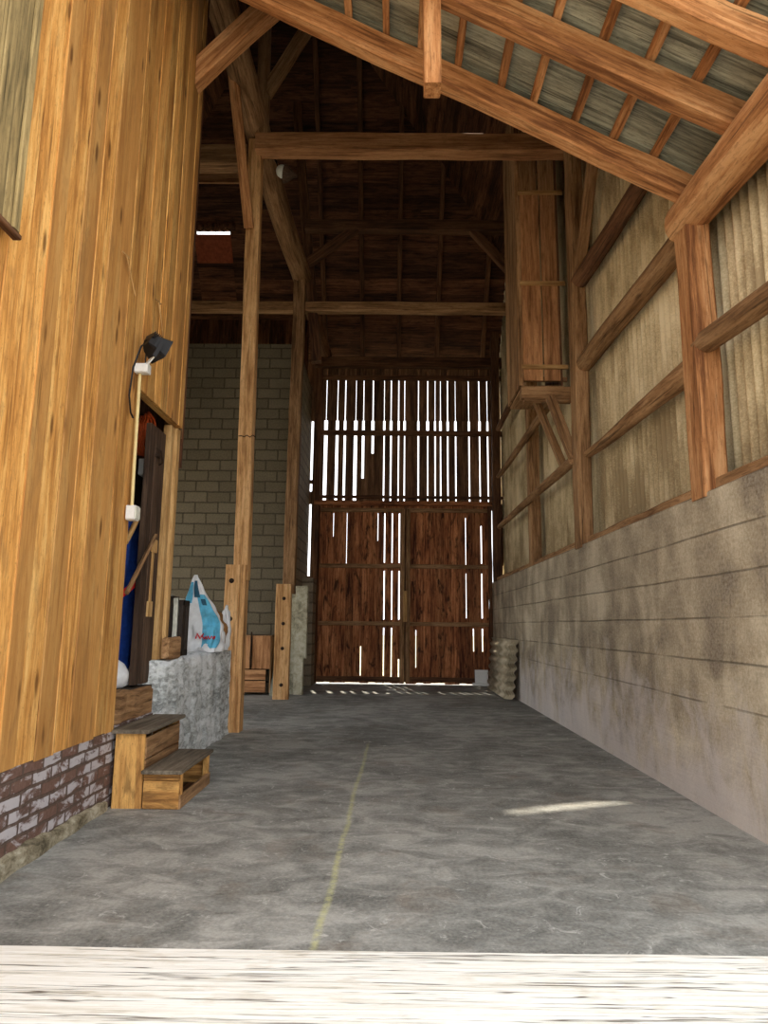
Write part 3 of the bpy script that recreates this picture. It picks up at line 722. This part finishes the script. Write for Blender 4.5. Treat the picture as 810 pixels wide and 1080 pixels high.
# leaning corrugated sheets
for k in range(4):
    off = k*.03
    root = empty('corrugated_sheet', (2.35 - off, 14.8, 0), ['innermost corrugated sheet of the leaning stack, against the concrete', 'second corrugated sheet out from the concrete in the leaning stack',
            'third corrugated sheet out from the concrete in the leaning stack', 'outermost corrugated sheet of the leaning stack, striped by sunlight'][k], 'sheet', 'corrugated sheets leaning by the gate')
    mb = MB(); b = V((2.36 - off*1.2, 13.5 + .05*k, .02)); tilt = V((.09, 0, 1.0)).normalized(); nd = V((-1, 0, .09)).normalized()
    mb.corrugated(b, tilt, 1.14, (.0, 1, 0), 2.5, nd, .17, .026, .009, per=12, ph=k*.2)
    mb.build('sheet', M['sheet'], root)

# ------------------------------------------------------------------ hanging board chute
root = empty('board_chute', (2.18, 9.9, 4.75), 'tall closed board chute hanging on the right wall, bound with slats', 'chute')
def board(nm, x0, x1, y0, y1, z0, z1, mat='chute', ch=.004, axis='z'):
    mb = MB(); mb.box(x0, x1, y0, y1, z0, z1, axis, ch=ch); return mb.build(nm, M[mat], root)
for z0, z1 in ((4.98, 6.5), (6.5, 8.0)):
    board('front_board', 1.93, 2.215, 9.6, 9.63, z0, z1 - .01); board('front_board', 2.235, 2.47, 9.605, 9.63, z0, z1 - .01)
board('front_board', 1.93, 2.2, 9.63, 9.66, 8.0, 9.6, 'oldbeam'); board('front_board', 2.22, 2.47, 9.63, 9.66, 8.0, 9.6, 'oldbeam')
mb = MB()
for k in range(4): mb.box(1.86, 1.885, 9.62 + .25*k, 9.62 + .25*k + .245, 4.9, 9.6, 'z', ch=.003)
mb.build('side_panel', M['oldbeam'], root)
mb = MB(); mb.box(1.87, 1.93, 9.61, 9.68, 4.9, 9.6, 'z', ch=.006); mb.build('corner_strip', M['oldbeam'], root)
mb = MB(); mb.box(2.47, 2.5, 9.6, 10.6, 4.9, 9.6, 'z'); mb.build('side_panel', M['darkbeam'], root)
for z in (5.18, 6.5, 8.0): board('slat', 1.9, 2.58, 9.57, 9.6, z - .03, z + .035, 'pale', .004, 'x')
board('slat', 1.9, 2.58, 9.66, 9.7, 4.99, 5.06, 'oldbeam', .004, 'x')
mb = MB(); mb.beam((1.88, 9.62, 4.78), (2.62, 9.62, 4.78), .14, .2, (0, 0, 1), .015, .005, 3); mb.build('bottom_beam', M['oldbeam'], root)
mb = MB(); mb.beam((1.92, 9.6, 4.66), (2.6, 9.6, 4.66), .12, .04, (0, 0, 1), .006, .003, 3); mb.build('bottom_strip', M['oldbeam'], root)
mb = MB(); mb.box(1.9, 2.5, 9.6, 10.6, 4.86, 4.9, 'y'); mb.build('bottom_board', M['oldbeam'], root)
timber('chute_brace', 'oldbeam', 'front strut of the fork propping the chute against the wall', 'brace', 'forked props under the chute',
       lambda m: m.beam((2.27, 9.45, 4.68), (2.6, 9.42, 3.66), .12, .12, (0, 1, 0), .01, .004))
timber('chute_brace', 'oldbeam', 'rear strut of the fork propping the chute against the wall', 'brace', 'forked props under the chute',
       lambda m: m.beam((2.2, 10.1, 4.84), (2.6, 10.1, 3.8), .1, .12, (0, 1, 0), .01, .004))

# ------------------------------------------------------------------ parapet and what stands on it
mb = MB()
def par(u, v):
    # front face, then over the top
    y = 6.42 + 2.74*u
    n = .012*math.sin(y*11) + .009*math.sin(y*29 + v*9)
    if v < .6: z = v/.6*1.05; return (-2.1 - .24*max(0, 1 - (y - 6.42)/.35)**2 + n*.8 + .012*math.sin(z*17 + y*3), y, z + (0 if z < .9 else n))
    x0 = -2.1 - .24*max(0, 1 - (y - 6.42)/.35)**2; return (x0 + (v - .6)/.4*(-2.65 - x0), y, 1.05 + n)
mb.grid(par, 60, 20)
mb.grid(lambda u, v: (-2.1 - .55*u, 9.16, 1.05*v), 2, 2, smooth=False); mb.grid(lambda u, v: (-2.65, 6.42 + 2.74*u, 1.05*v), 2, 2, smooth=False); mb.grid(lambda u, v: (-2.34 - .3*u, 6.42, 1.05*v), 2, 2, smooth=False)
struct(mb.build('wall_left_parapet', M['lime']))
# doorway parts
mb = MB(); mb.beam((-2.27, 5.5, .72), (-2.27, 6.42, .7), .2, .26, (0, 0, 1), .03, .008, 6)
thing(mb.build('sill_timber', M['oldbeam']), 'short rotten sill timber in the doorway behind the wooden steps', 'timber')
root = empty('plank_door', (-2.25, 6.3, .86), 'dark brown plank door standing in the doorway, with a worn pale strip', 'door')
mb = MB()
for k in range(3): mb.box(-2.3, -2.25 + .004*(k % 2), 6.14 + .14*k, 6.14 + .14*(k+1) - .004, .86, 3.25, 'z', ch=.005)
mb.build('leaf', M['darkdoor'], root)
mb = MB(); mb.box(-2.25, -2.235, 6.35, 6.40, 1.5, 2.16, 'z', ch=.006); mb.box(-2.25, -2.23, 6.31, 6.43, 1.46, 1.6, 'z', ch=.004); mb.box(-2.25, -2.23, 6.33, 6.46, 2.06, 2.18, 'z', ch=.004); mb.build('worn_strip', M['pale'], root)
mb = MB(); mb.box(-2.25, -2.22, 6.28, 6.36, 2.96, 2.99, ch=.004); mb.tube([(-2.24, 6.28, 3.05), (-2.2, 6.3, 3.02), (-2.2, 6.36, 2.92), (-2.24, 6.38, 2.9)], .008); mb.build('latch', M['iron'], root)
mb = MB(); mb.beam((-2.25, 6.63, 1.06), (-2.25, 6.63, 3.36), .08, .1, (0, 1, 0), .008, .003); mb.beam((-2.22, 6.74, 1.06), (-2.22, 6.74, 3.36), .08, .1, (0, 1, 0), .008, .003)
thing(mb.build('door_frame_post', M['pale']), 'pale upright door frame post between the dark plank door and the block wall', 'post')
mb = MB(); mb.beam((-2.15, 6.62, 1.06), (-2.15, 6.98, 1.06), .08, .2, (0, 0, 1), .015, .006, 3)
o = thing(mb.build('wood_block', M['oldbeam']), 'rough wooden block at the foot of the pale door frame post', 'block')
o.location.z = .105
# things hanging in the doorway
mb = MB()
for k in range(5):
    r = .17 + .012*k; cy = 6.36 + U(-.01, .01); pts = []
    for i in range(29):
        a = i/28*6.2832; pts.append((-2.5 + .028*k + .01*math.sin(3*a), cy + .12 + r*.62*math.cos(a), 3.22 + r*1.05*math.sin(a) + .01*math.sin(a*5 + k)))
    mb.tube(pts, .012, 6)
thing(mb.build('hose_coil', M['orange']), 'orange coiled hose hanging at the top of the dark doorway', 'hose')
mb = MB()
mb.grid(lambda u, v: (-2.42 + .03*math.sin(u*14 + v*3), 6.1 + .75*u + .02*math.sin(v*9), 2.35 - 1.35*v - .05*math.sin(u*9)), 20, 20)
mb.grid(lambda u, v: (-2.44 + .03*math.sin(u*14 + v*3), 6.1 + .75*u + .02*math.sin(v*9), 2.35 - 1.35*v - .05*math.sin(u*9)), 20, 20)
thing(mb.build('blue_cloth', M['blue']), 'blue cloth hanging inside the doorway', 'cloth')
mb = MB(); mb.beam((-2.33, 5.8, 1.6), (-2.33, 6.35, 1.8), .012, .06, (0, 0, 1), .002, .003, 5)
thing(mb.build('red_strap', M['red']), 'red strap across the blue cloth in the doorway', 'strap')
timber('wood_stick', 'pale', 'pale stick leaning inside the doorway beside the white junction box', 'stick', 'sticks in the doorway', lambda m: m.log((-2.34, 5.95, 2.1), (-2.34, 6.35, 2.5), .026, .022, k=8))
timber('wood_stick', 'oldbeam', 'brown stick leaning on the dark plank door across the blue cloth', 'stick', 'sticks in the doorway', lambda m: m.log((-2.22, 5.75, 1.65), (-2.22, 6.36, 2.22), .022, .018, k=8))
o = empty('wall_switch', (-2.43, 6.5, 2.9), 'small white switch box inside the doorway below the orange hose', 'switch')
mb = MB(); mb.box(-2.46, -2.4, 6.44, 6.58, 2.82, 2.98, ch=.008); mb.build('housing', M['white'], o)
mb = MB(); mb.box(-2.4, -2.39, 6.48, 6.54, 2.86, 2.94, ch=.004); mb.build('rocker', M['framewhite'], o)
mb = MB(); mb.lathe((-2.46, 6.1, .845), (0, 0, 1), [(0, .13), (.02, .16), (.12, .17), (.2, .12), (.24, .06), (.26, .07), (.28, .0)], 14)
thing(mb.build('white_bag', M['paper']), 'white bag standing on the floor inside the doorway', 'bag')

# frames leaning on the parapet
for k in range(4):
    x = -2.345 + .056*k
    root = empty('casement_frame', (x, 7.3, 1.07), ['innermost old frame of the row standing on the parapet', 'second old frame from the inner end of the row on the parapet',
                 'third old frame, white edged, in the row on the parapet', 'outermost dark frame of the row on the parapet, touching the sack'][k], 'frame', 'old frames standing on the parapet')
    mt = M['framewhite'] if k in (0, 2) else M['framedark']
    y0, y1, z0, z1 = 7.05, 7.28, 1.075, 1.70 - .02*k
    mb = MB(); t = .046
    mb.box(x, x + t, y0, y1, z0, z0 + .06, 'y', ch=.006); mb.box(x, x + t, y0, y1, z1 - .06, z1, 'y', ch=.006)
    mb.box(x, x + t, y0, y0 + .06, z0, z1, 'z', ch=.006); mb.box(x, x + t, y1 - .06, y1, z0, z1, 'z', ch=.006); mb.build('border', mt, root)
    mb = MB(); mb.box(x + .018, x + .026, y0 + .05, y1 - .05, z0 + .05, z1 - .05, 'z'); mb.build('panel', M['framedark'] if k else M['framewhite'], root)
# sack: a crumpled, pointed paper bag
def sackpt(u, v, off=0., yc=8.45):
    a = u*6.2832; z = v
    w = .228*(1 - .15*z) if z < .45 else .228*(.93 - (z - .45)/.55*.86)
    d = .15*(1 - .3*z) if z < .5 else .15*(.85 - (z - .5)/.5*.8)
    ca, sa = math.cos(a), math.sin(a)
    ex = math.copysign(abs(ca)**.7, ca); ey = math.copysign(abs(sa)**.7, sa)
    lump = (1.15 - z)*(.022*math.sin(5*a + 9*z) + .016*math.sin(9*a - 14*z + 1) + .014*math.sin(23*z + 3*a))
    cx = -2.31 - .10*max(0, z - .35)/.65 + .02*math.sin(z*6)
    return (cx + (w + lump + off)*ex, yc + (d + lump + off)*ey, 1.068 + .93*z + .02*math.sin(a*2)*z*(1-z))
root = empty('paper_sack', (-2.31, 8.45, 1.06), 'crumpled white and blue paper sack standing on the parapet, its top pulled to a point', 'sack')
mb = MB(); mb.grid(lambda u, v: sackpt(u, v), 56, 40); mb.grid(lambda u, v: V(sackpt(u, 0)).lerp(V((-2.31, 8.45, 1.066)), v), 56, 2); mb.build('bag', M['paper'], root)
def patch(u0, u1, v0, v1, off): return lambda u, v: sackpt(u0 + (u1 - u0)*u, v0 + (v1 - v0)*v, off)
mb = MB(); mb.grid(patch(.76, .945, .05, .74, .006), 20, 30); mb.build('blue_print', M['sackblue'], root)
for a in ((.62, .72, .62, .9), (.74, .80, .70, .92), (.80, .86, .6, .68)):
    mb = MB(); mb.grid(patch(*a, .009), 8, 10); mb.build('blue_print', M['sackblue'] if a[0] > .61 and a[0] < .73 else M['sackdark'], root)
mb = MB()
sq = [(.735, .17), (.745, .235), (.752, .165), (.757, .2), (.768, .235), (.76, .2), (.775, .165), (.782, .2), (.79, .165), (.80, .2), (.81, .165), (.825, .205), (.835, .17), (.85, .2), (.86, .17), (.885, .2)]
mb.tube([sackpt(u, v, .014) for u, v in sq], .0085, 6); mb.build('lettering', M['red'], root)
mb = MB(); mb.grid(lambda u, v: (-2.3 + .19*u*(1 - .4*v) + .01*math.sin(v*8), 8.15 + .12*v*v + .02*math.sin(u*7), 1.1 + .04*v + .03*math.sin(u*5 + v*4)), 12, 10)
mb.build('loose_flap', M['paper'], root)
# brown sack behind and crumpled paper beside
mb = MB()
def lump(c, r, fz, seed):
    def f(u, v):
        a = u*6.2832; b = (v - .5)*3.1416
        k = 1 + .14*math.sin(3*a + seed) * math.cos(b) + .1*math.sin(5*a + 4*b + seed) + .09*math.sin(9*b + 2*a)
        return (c[0] + r[0]*k*math.cos(a)*math.cos(b), c[1] + r[1]*k*math.sin(a)*math.cos(b), max(fz, c[2] + r[2]*k*math.sin(b)))
    return f
mb.grid(lump((-2.29, 8.86, 1.3), (.16, .12, .27), 1.066, 1.), 30, 20); thing(mb.build('brown_sack', M['clay']), 'squat brown sack on the parapet behind the pointed white sack', 'sack')
mb = MB(); mb = MB(); mb.grid(lump((-2.17, 8.72, 1.22), (.075, .1, .2), 1.066, 2.3), 30, 22); thing(mb.build('crumpled_paper', M['paper']), 'crumpled white paper leaning on the right side of the pointed sack', 'paper', 'crumpled papers on the parapet')
mb = MB(); mb.grid(lump((-2.16, 9.05, 1.3), (.07, .07, .3), 1.066, 4.1), 30, 22); thing(mb.build('crumpled_paper', M['paper']), 'upright crumpled white paper at the bolted post on the parapet', 'paper', 'crumpled papers on the parapet')

# ------------------------------------------------------------------ wooden steps
root = empty('wooden_steps', (-1.9, 5.95, 0), 'two rough box steps of old boards below the doorway', 'steps')
def sb(nm, *a, mat='step', axis='x'):
    mb = MB(); mb.box(*a, axis, ch=.006); return mb.build(nm, M[mat], root)
sb('tread', -2.15, -1.86, 5.47, 6.42, .555, .585, mat='tread', axis='y')
sb('end_board', -2.13, -1.9, 5.5, 5.53, 0, .555, axis='z'); sb('end_board', -2.13, -1.9, 6.36, 6.39, 0, .555, axis='z')
sb('riser', -1.915, -1.89, 5.53, 6.36, .36, .52, mat='oldbeam', axis='y'); sb('riser', -1.915, -1.89, 5.53, 6.36, .28, .35, mat='oldbeam', axis='y')
sb('tread', -1.9, -1.585, 5.46, 6.40, .26, .288, mat='tread', axis='y')
sb('end_board', -1.885, -1.61, 5.49, 5.52, .0, .205, axis='x'); sb('end_board', -1.885, -1.61, 5.485, 5.515, .21, .26, axis='x')
sb('end_board', -1.885, -1.61, 6.34, 6.37, .0, .26, axis='x')
sb('riser', -1.62, -1.595, 5.5, 6.36, .0, .1, mat='oldbeam', axis='y')
sb('cleat', -1.655, -1.6, 5.52, 5.56, .0, .255, axis='z'); sb('cleat', -1.655, -1.6, 6.3, 6.34, .0, .255, axis='z')
sb('bottom_board', -1.88, -1.66, 5.53, 6.33, .0, .02, mat='darkbeam', axis='y')

# ------------------------------------------------------------------ flood light, conduit, junction box on the honey boards
root = empty('flood_light', (-2.1, 5.4, 3.6), 'black flood light on a white bracket on the honey boards above the conduit', 'lamp')
c = V((-1.97, 5.36, 3.66)); d = V((.55, .62, -.35)).normalized()
mb = MB(); mb.frame(c, c + d, (0, 0, 1)); e1, e2 = mb.e1, mb.e2
rings = []
for t, w, h in ((-.09, .05, .04), (-.05, .085, .06), (0, .1, .075), (.05, .115, .09), (.06, .12, .095)):
    rings.append([c + d*t + e1*x*w + e2*y*h for x, y in ((1, -.8), (1, .8), (.8, 1), (-.8, 1), (-1, .8), (-1, -.8), (-.8, -1), (.8, -1))])
mb.sweep([0, .04, .09, .14, .15], rings, .5); mb.build('housing', M['black'], root)
mb = MB(); mb.beam(c + d*.061, c + d*.066, .2, .155, e2, 0, 0, 1); mb.build('lens', M['glass'], root)
mb = MB()
for k in range(5): mb.beam(c - d*(.02 + .016*k) + e2*.05, c - d*(.026 + .016*k) + e2*.05, .15, .06, e2, 0, 0, 1)
mb.build('cooling_fins', M['black'], root)
mb = MB(); mb.beam(c + e1*.13 - d*.02, c + e1*.13 + V((-.06, -.05, -.13)), .012, .03, (0, 0, 1), 0, 0, 1); mb.build('yoke_arm', M['black'], root); mb = MB(); mb.beam(c - e1*.13 - d*.02, c - e1*.13 + V((-.03, .03, -.12)), .012, .03, (0, 0, 1), 0, 0, 1); mb.build('yoke_arm', M['black'], root)
mb = MB(); q = V((-2.08, 5.4, 3.5)); mb.box(-2.14, -2.03, 5.36, 5.44, 3.45, 3.53, ch=.008); mb.beam(q, c - V((0, 0, .05)), .05, .012, d, 0, 0, 1); mb.build('bracket', M['white'], root)
mb = MB(); mb.tube([c - d*.1, c + V((-.06, -.17, -.06)), c + V((-.1, -.2, -.25)), (-2.11, 5.22, 3.2), (-2.12, 5.3, 3.08), (-2.125, 5.37, 3.06)], .008, 8); mb.build('cable', M['black'], root)
mb = MB(); mb.tube([(-2.11, 5.41, 3.46), (-2.115, 5.43, 3.2), (-2.115, 5.44, 2.7), (-2.115, 5.455, 2.34)], .014, 10)
o = thing(mb.build('conduit_pipe', M['conduit']), 'thin cream conduit pipe running down the honey boards from the flood light', 'pipe')
root = empty('junction_box', (-2.11, 5.46, 2.28), 'small white junction box at the lower end of the conduit pipe', 'box')
mb = MB(); mb.box(-2.14, -2.07, 5.4, 5.51, 2.22, 2.34, ch=.012); mb.build('housing', M['white'], root)
mb = MB(); mb.box(-2.07, -2.06, 5.41, 5.50, 2.23, 2.33, ch=.006); mb.build('lid', M['framewhite'], root)
# wooden pegs stuck in the boards
for (y0, z0, y1, z1, lb) in ((5.0, 4.28, 5.22, 4.15, 'left one of two thin splinter sticks stuck on the honey boards'), (5.77, 4.27, 5.92, 4.11, 'right one of two thin splinter sticks stuck on the honey boards')):
    timber('splinter_stick', 'pale', lb, 'stick', 'splinters on the honey boards', lambda m: (m.log((-2.125, y0, z0), (-2.12, y1, z1 - .1), .007, .005, k=6), m.log((-2.125, y0 - .08, z0 - .01), (-2.125, y0 + .06, z0 + .01), .006, .006, k=6)))
# weathered hatch in the foreground
root = empty('board_hatch', (-2.07, 2.9, 3.5), 'weathered grey-green board hatch hanging on the honey boards at the near top corner', 'hatch')
mb = MB()
for k in range(5): mb.beam((-2.085 + .004*(k % 2), 3.42 - .14*k - .07, 3.5 - .0*k), (-2.085 + .004*(k % 2), 3.42 - .14*k - .07, 6.3), .136, .03, (1, 0, 0), .005, 0, 1)
mb.build('boards', M['greyboard'], root)
mb = MB(); mb.box(-2.10, -2.05, 2.72, 3.44, 3.47, 3.5, 'y', ch=.005); mb.build('bottom_strip', M['darkbeam'], root)
mb = MB(); mb.beam((-2.058, 3.385, 3.5), (-2.058, 3.385, 6.3), .06, .02, (1, 0, 0), .004, 0, 1); mb.build('edge_strip', M['greyboard'], root)

# ------------------------------------------------------------------ lamp on the purlin
root = empty('purlin_lamp', (-1.75, 9.7, 8.35), 'pale round lamp with a dark shade fixed beside the log purlin', 'lamp')
mb = MB(); mb.lathe((-1.74, 9.62, 8.36), (-.25, -1, -.15), [(-.02, .0), (-.02, .09), (.03, .1), (.08, .085), (.11, .05), (.12, .0)], 18); mb.build('globe', M['nest'], root)
mb = MB(); mb.lathe((-1.52, 9.62, 8.30), (-1, 0, .2), [(0, .03), (.06, .05), (.16, .13), (.2, .14)], 16); mb.build('lamp_shade', M['darkdoor'], root)
mb = MB(); mb.tube([(-1.74, 9.62, 8.36), (-1.8, 9.7, 8.42), (-1.9, 9.78, 8.7)], .02, 8); mb.build('bracket', M['iron'], root)

# ------------------------------------------------------------------ left bay
root = empty('board_crate', (-2.75, 14.3, 0), 'low crate of dark boards standing before the block wall', 'crate')
mb = MB()
for x0, x1, z0, z1 in ((-3.1, -2.83, .52, 1.17), (-2.79, -2.42, .52, 1.17), (-3.1, -2.5, .3, .5), (-3.1, -2.5, .06, .28)): mb.box(x0, x1, 14.02, 14.05, z0, z1, 'x' if z1 < .6 else 'z', ch=.005)
mb.build('front_panel', M['chute'], root)
mb = MB(); mb.box(-3.14, -2.4, 14.05, 14.45, 1.14, 1.18, 'y', ch=.005); mb.box(-2.43, -2.4, 14.05, 14.45, .05, 1.14, 'z', ch=.005); mb.box(-3.14, -3.1, 14.05, 14.45, .05, 1.14, 'z', ch=.005); mb.build('side_panel', M['oldbeam'], root)
mb = MB(); mb.box(-2.82, -2.8, 13.98, 14.02, .55, 1.25, 'z', ch=.004); mb.build('bar', M['iron'], root)
timber('grey_plank', 'greydeck', 'grey plank leaning between the crate and the second aisle post', 'plank', None, lambda m: m.beam((-2.34, 13.95, .0), (-2.3, 14.4, 1.05), .12, .03, (0, -1, 0), .005, .003, 4))
mb = MB(); mb.box(-1.98, -1.72, 14.25, 14.38, 0.72, 2.2, 'z', ch=.015); mb.box(-1.98, -1.78, 14.25, 14.4, 0, .72, 'z', ch=.015)
mb.box(-2.2, -1.98, 14.3, 14.45, 0, 2.2, 'z')
thing(mb.build('pale_pillar', M['palepost']), 'pale concrete stub pillar right behind the second aisle post', 'pillar')
timber('tile_batten', 'chute', 'short light board high in the left bay behind the first aisle post', 'board', None, lambda m: m.box(-4.6, -3.0, 12.2, 12.24, 10.0, 10.22, ch=.005))
# tiles below the missing course, lit from outside
def hipn(x, z, o): y = YB - (z - 8.46)/1.38; return V((x, y - .81*o, z - .587*o))
root = empty('clay_tile_sheet', hipn(-4.4, 10.4, .1), 'reddish clay tiles under the bright roof gap at the far left bay', 'tiles')
mb = MB(); mb.beam(hipn(-4.86, 10.53, .06), hipn(-3.98, 10.53, .06), .02, .66, (0, -.587, .81), .003, 0, 1); mb.build('tiles', M['tile'], root)
mb = MB(); mb.beam(hipn(-4.86, 9.85, .05), hipn(-3.98, 9.85, .05), .02, .8, (0, -.587, .81), .003, 0, 1); mb.build('backing_board', M['roofin'], root)
mb = MB()
for k in range(6):
    c = hipn(-4.9 + .19*k, 10.93, .05); mb.lathe(c, (0, -.81, -.587), [(0, .11), (.02, .11), (.021, .001)], 16)
mb.build('tile_edge', M['roofin'], root)

# ------------------------------------------------------------------ light
world = bpy.data.worlds.new('World'); scene.world = world; world.use_nodes = True
nt = world.node_tree; bg = nt.nodes['Background']
bg.inputs['Color'].default_value = (.97, .98, 1.0, 1); bg.inputs['Strength'].default_value = 2.0
sd = bpy.data.lights.new('Sun', 'SUN'); sd.energy = 6; sd.angle = math.radians(.6); sd.color = (1, .9, .74)
so = bpy.data.objects.new('Sun', sd); COL.objects.link(so)
e = math.radians(69); az = V((.2, -1, 0)).normalized(); dr = az*math.cos(e) + V((0, 0, -math.sin(e)))
so.rotation_euler = dr.to_track_quat('-Z', 'Y').to_euler(); so.location = (-4, 30, 40)

# ------------------------------------------------------------------ camera
cam = bpy.data.cameras.new('Camera'); co = bpy.data.objects.new('Camera', cam); COL.objects.link(co)
cam.sensor_fit = 'VERTICAL'; cam.sensor_height = 36; cam.lens = 36*720/1080; cam.clip_start = .05; cam.clip_end = 500
co.matrix_world = Matrix.Translation((0, 0, 1.4)) @ (Matrix.Rotation(.0113107, 4, 'Z') @ Matrix.Rotation(math.pi/2 + .1650407, 4, 'X') @ Matrix.Rotation(math.radians(.6), 4, 'Z'))
scene.camera = co
vs = scene.view_settings
vs.view_transform = 'Standard'; vs.look = 'None'; vs.gamma = 1; vs.use_curve_mapping = False; vs.exposure = .5
try:
    scene.cycles.max_bounces = 12; scene.cycles.diffuse_bounces = 8
except Exception: pass
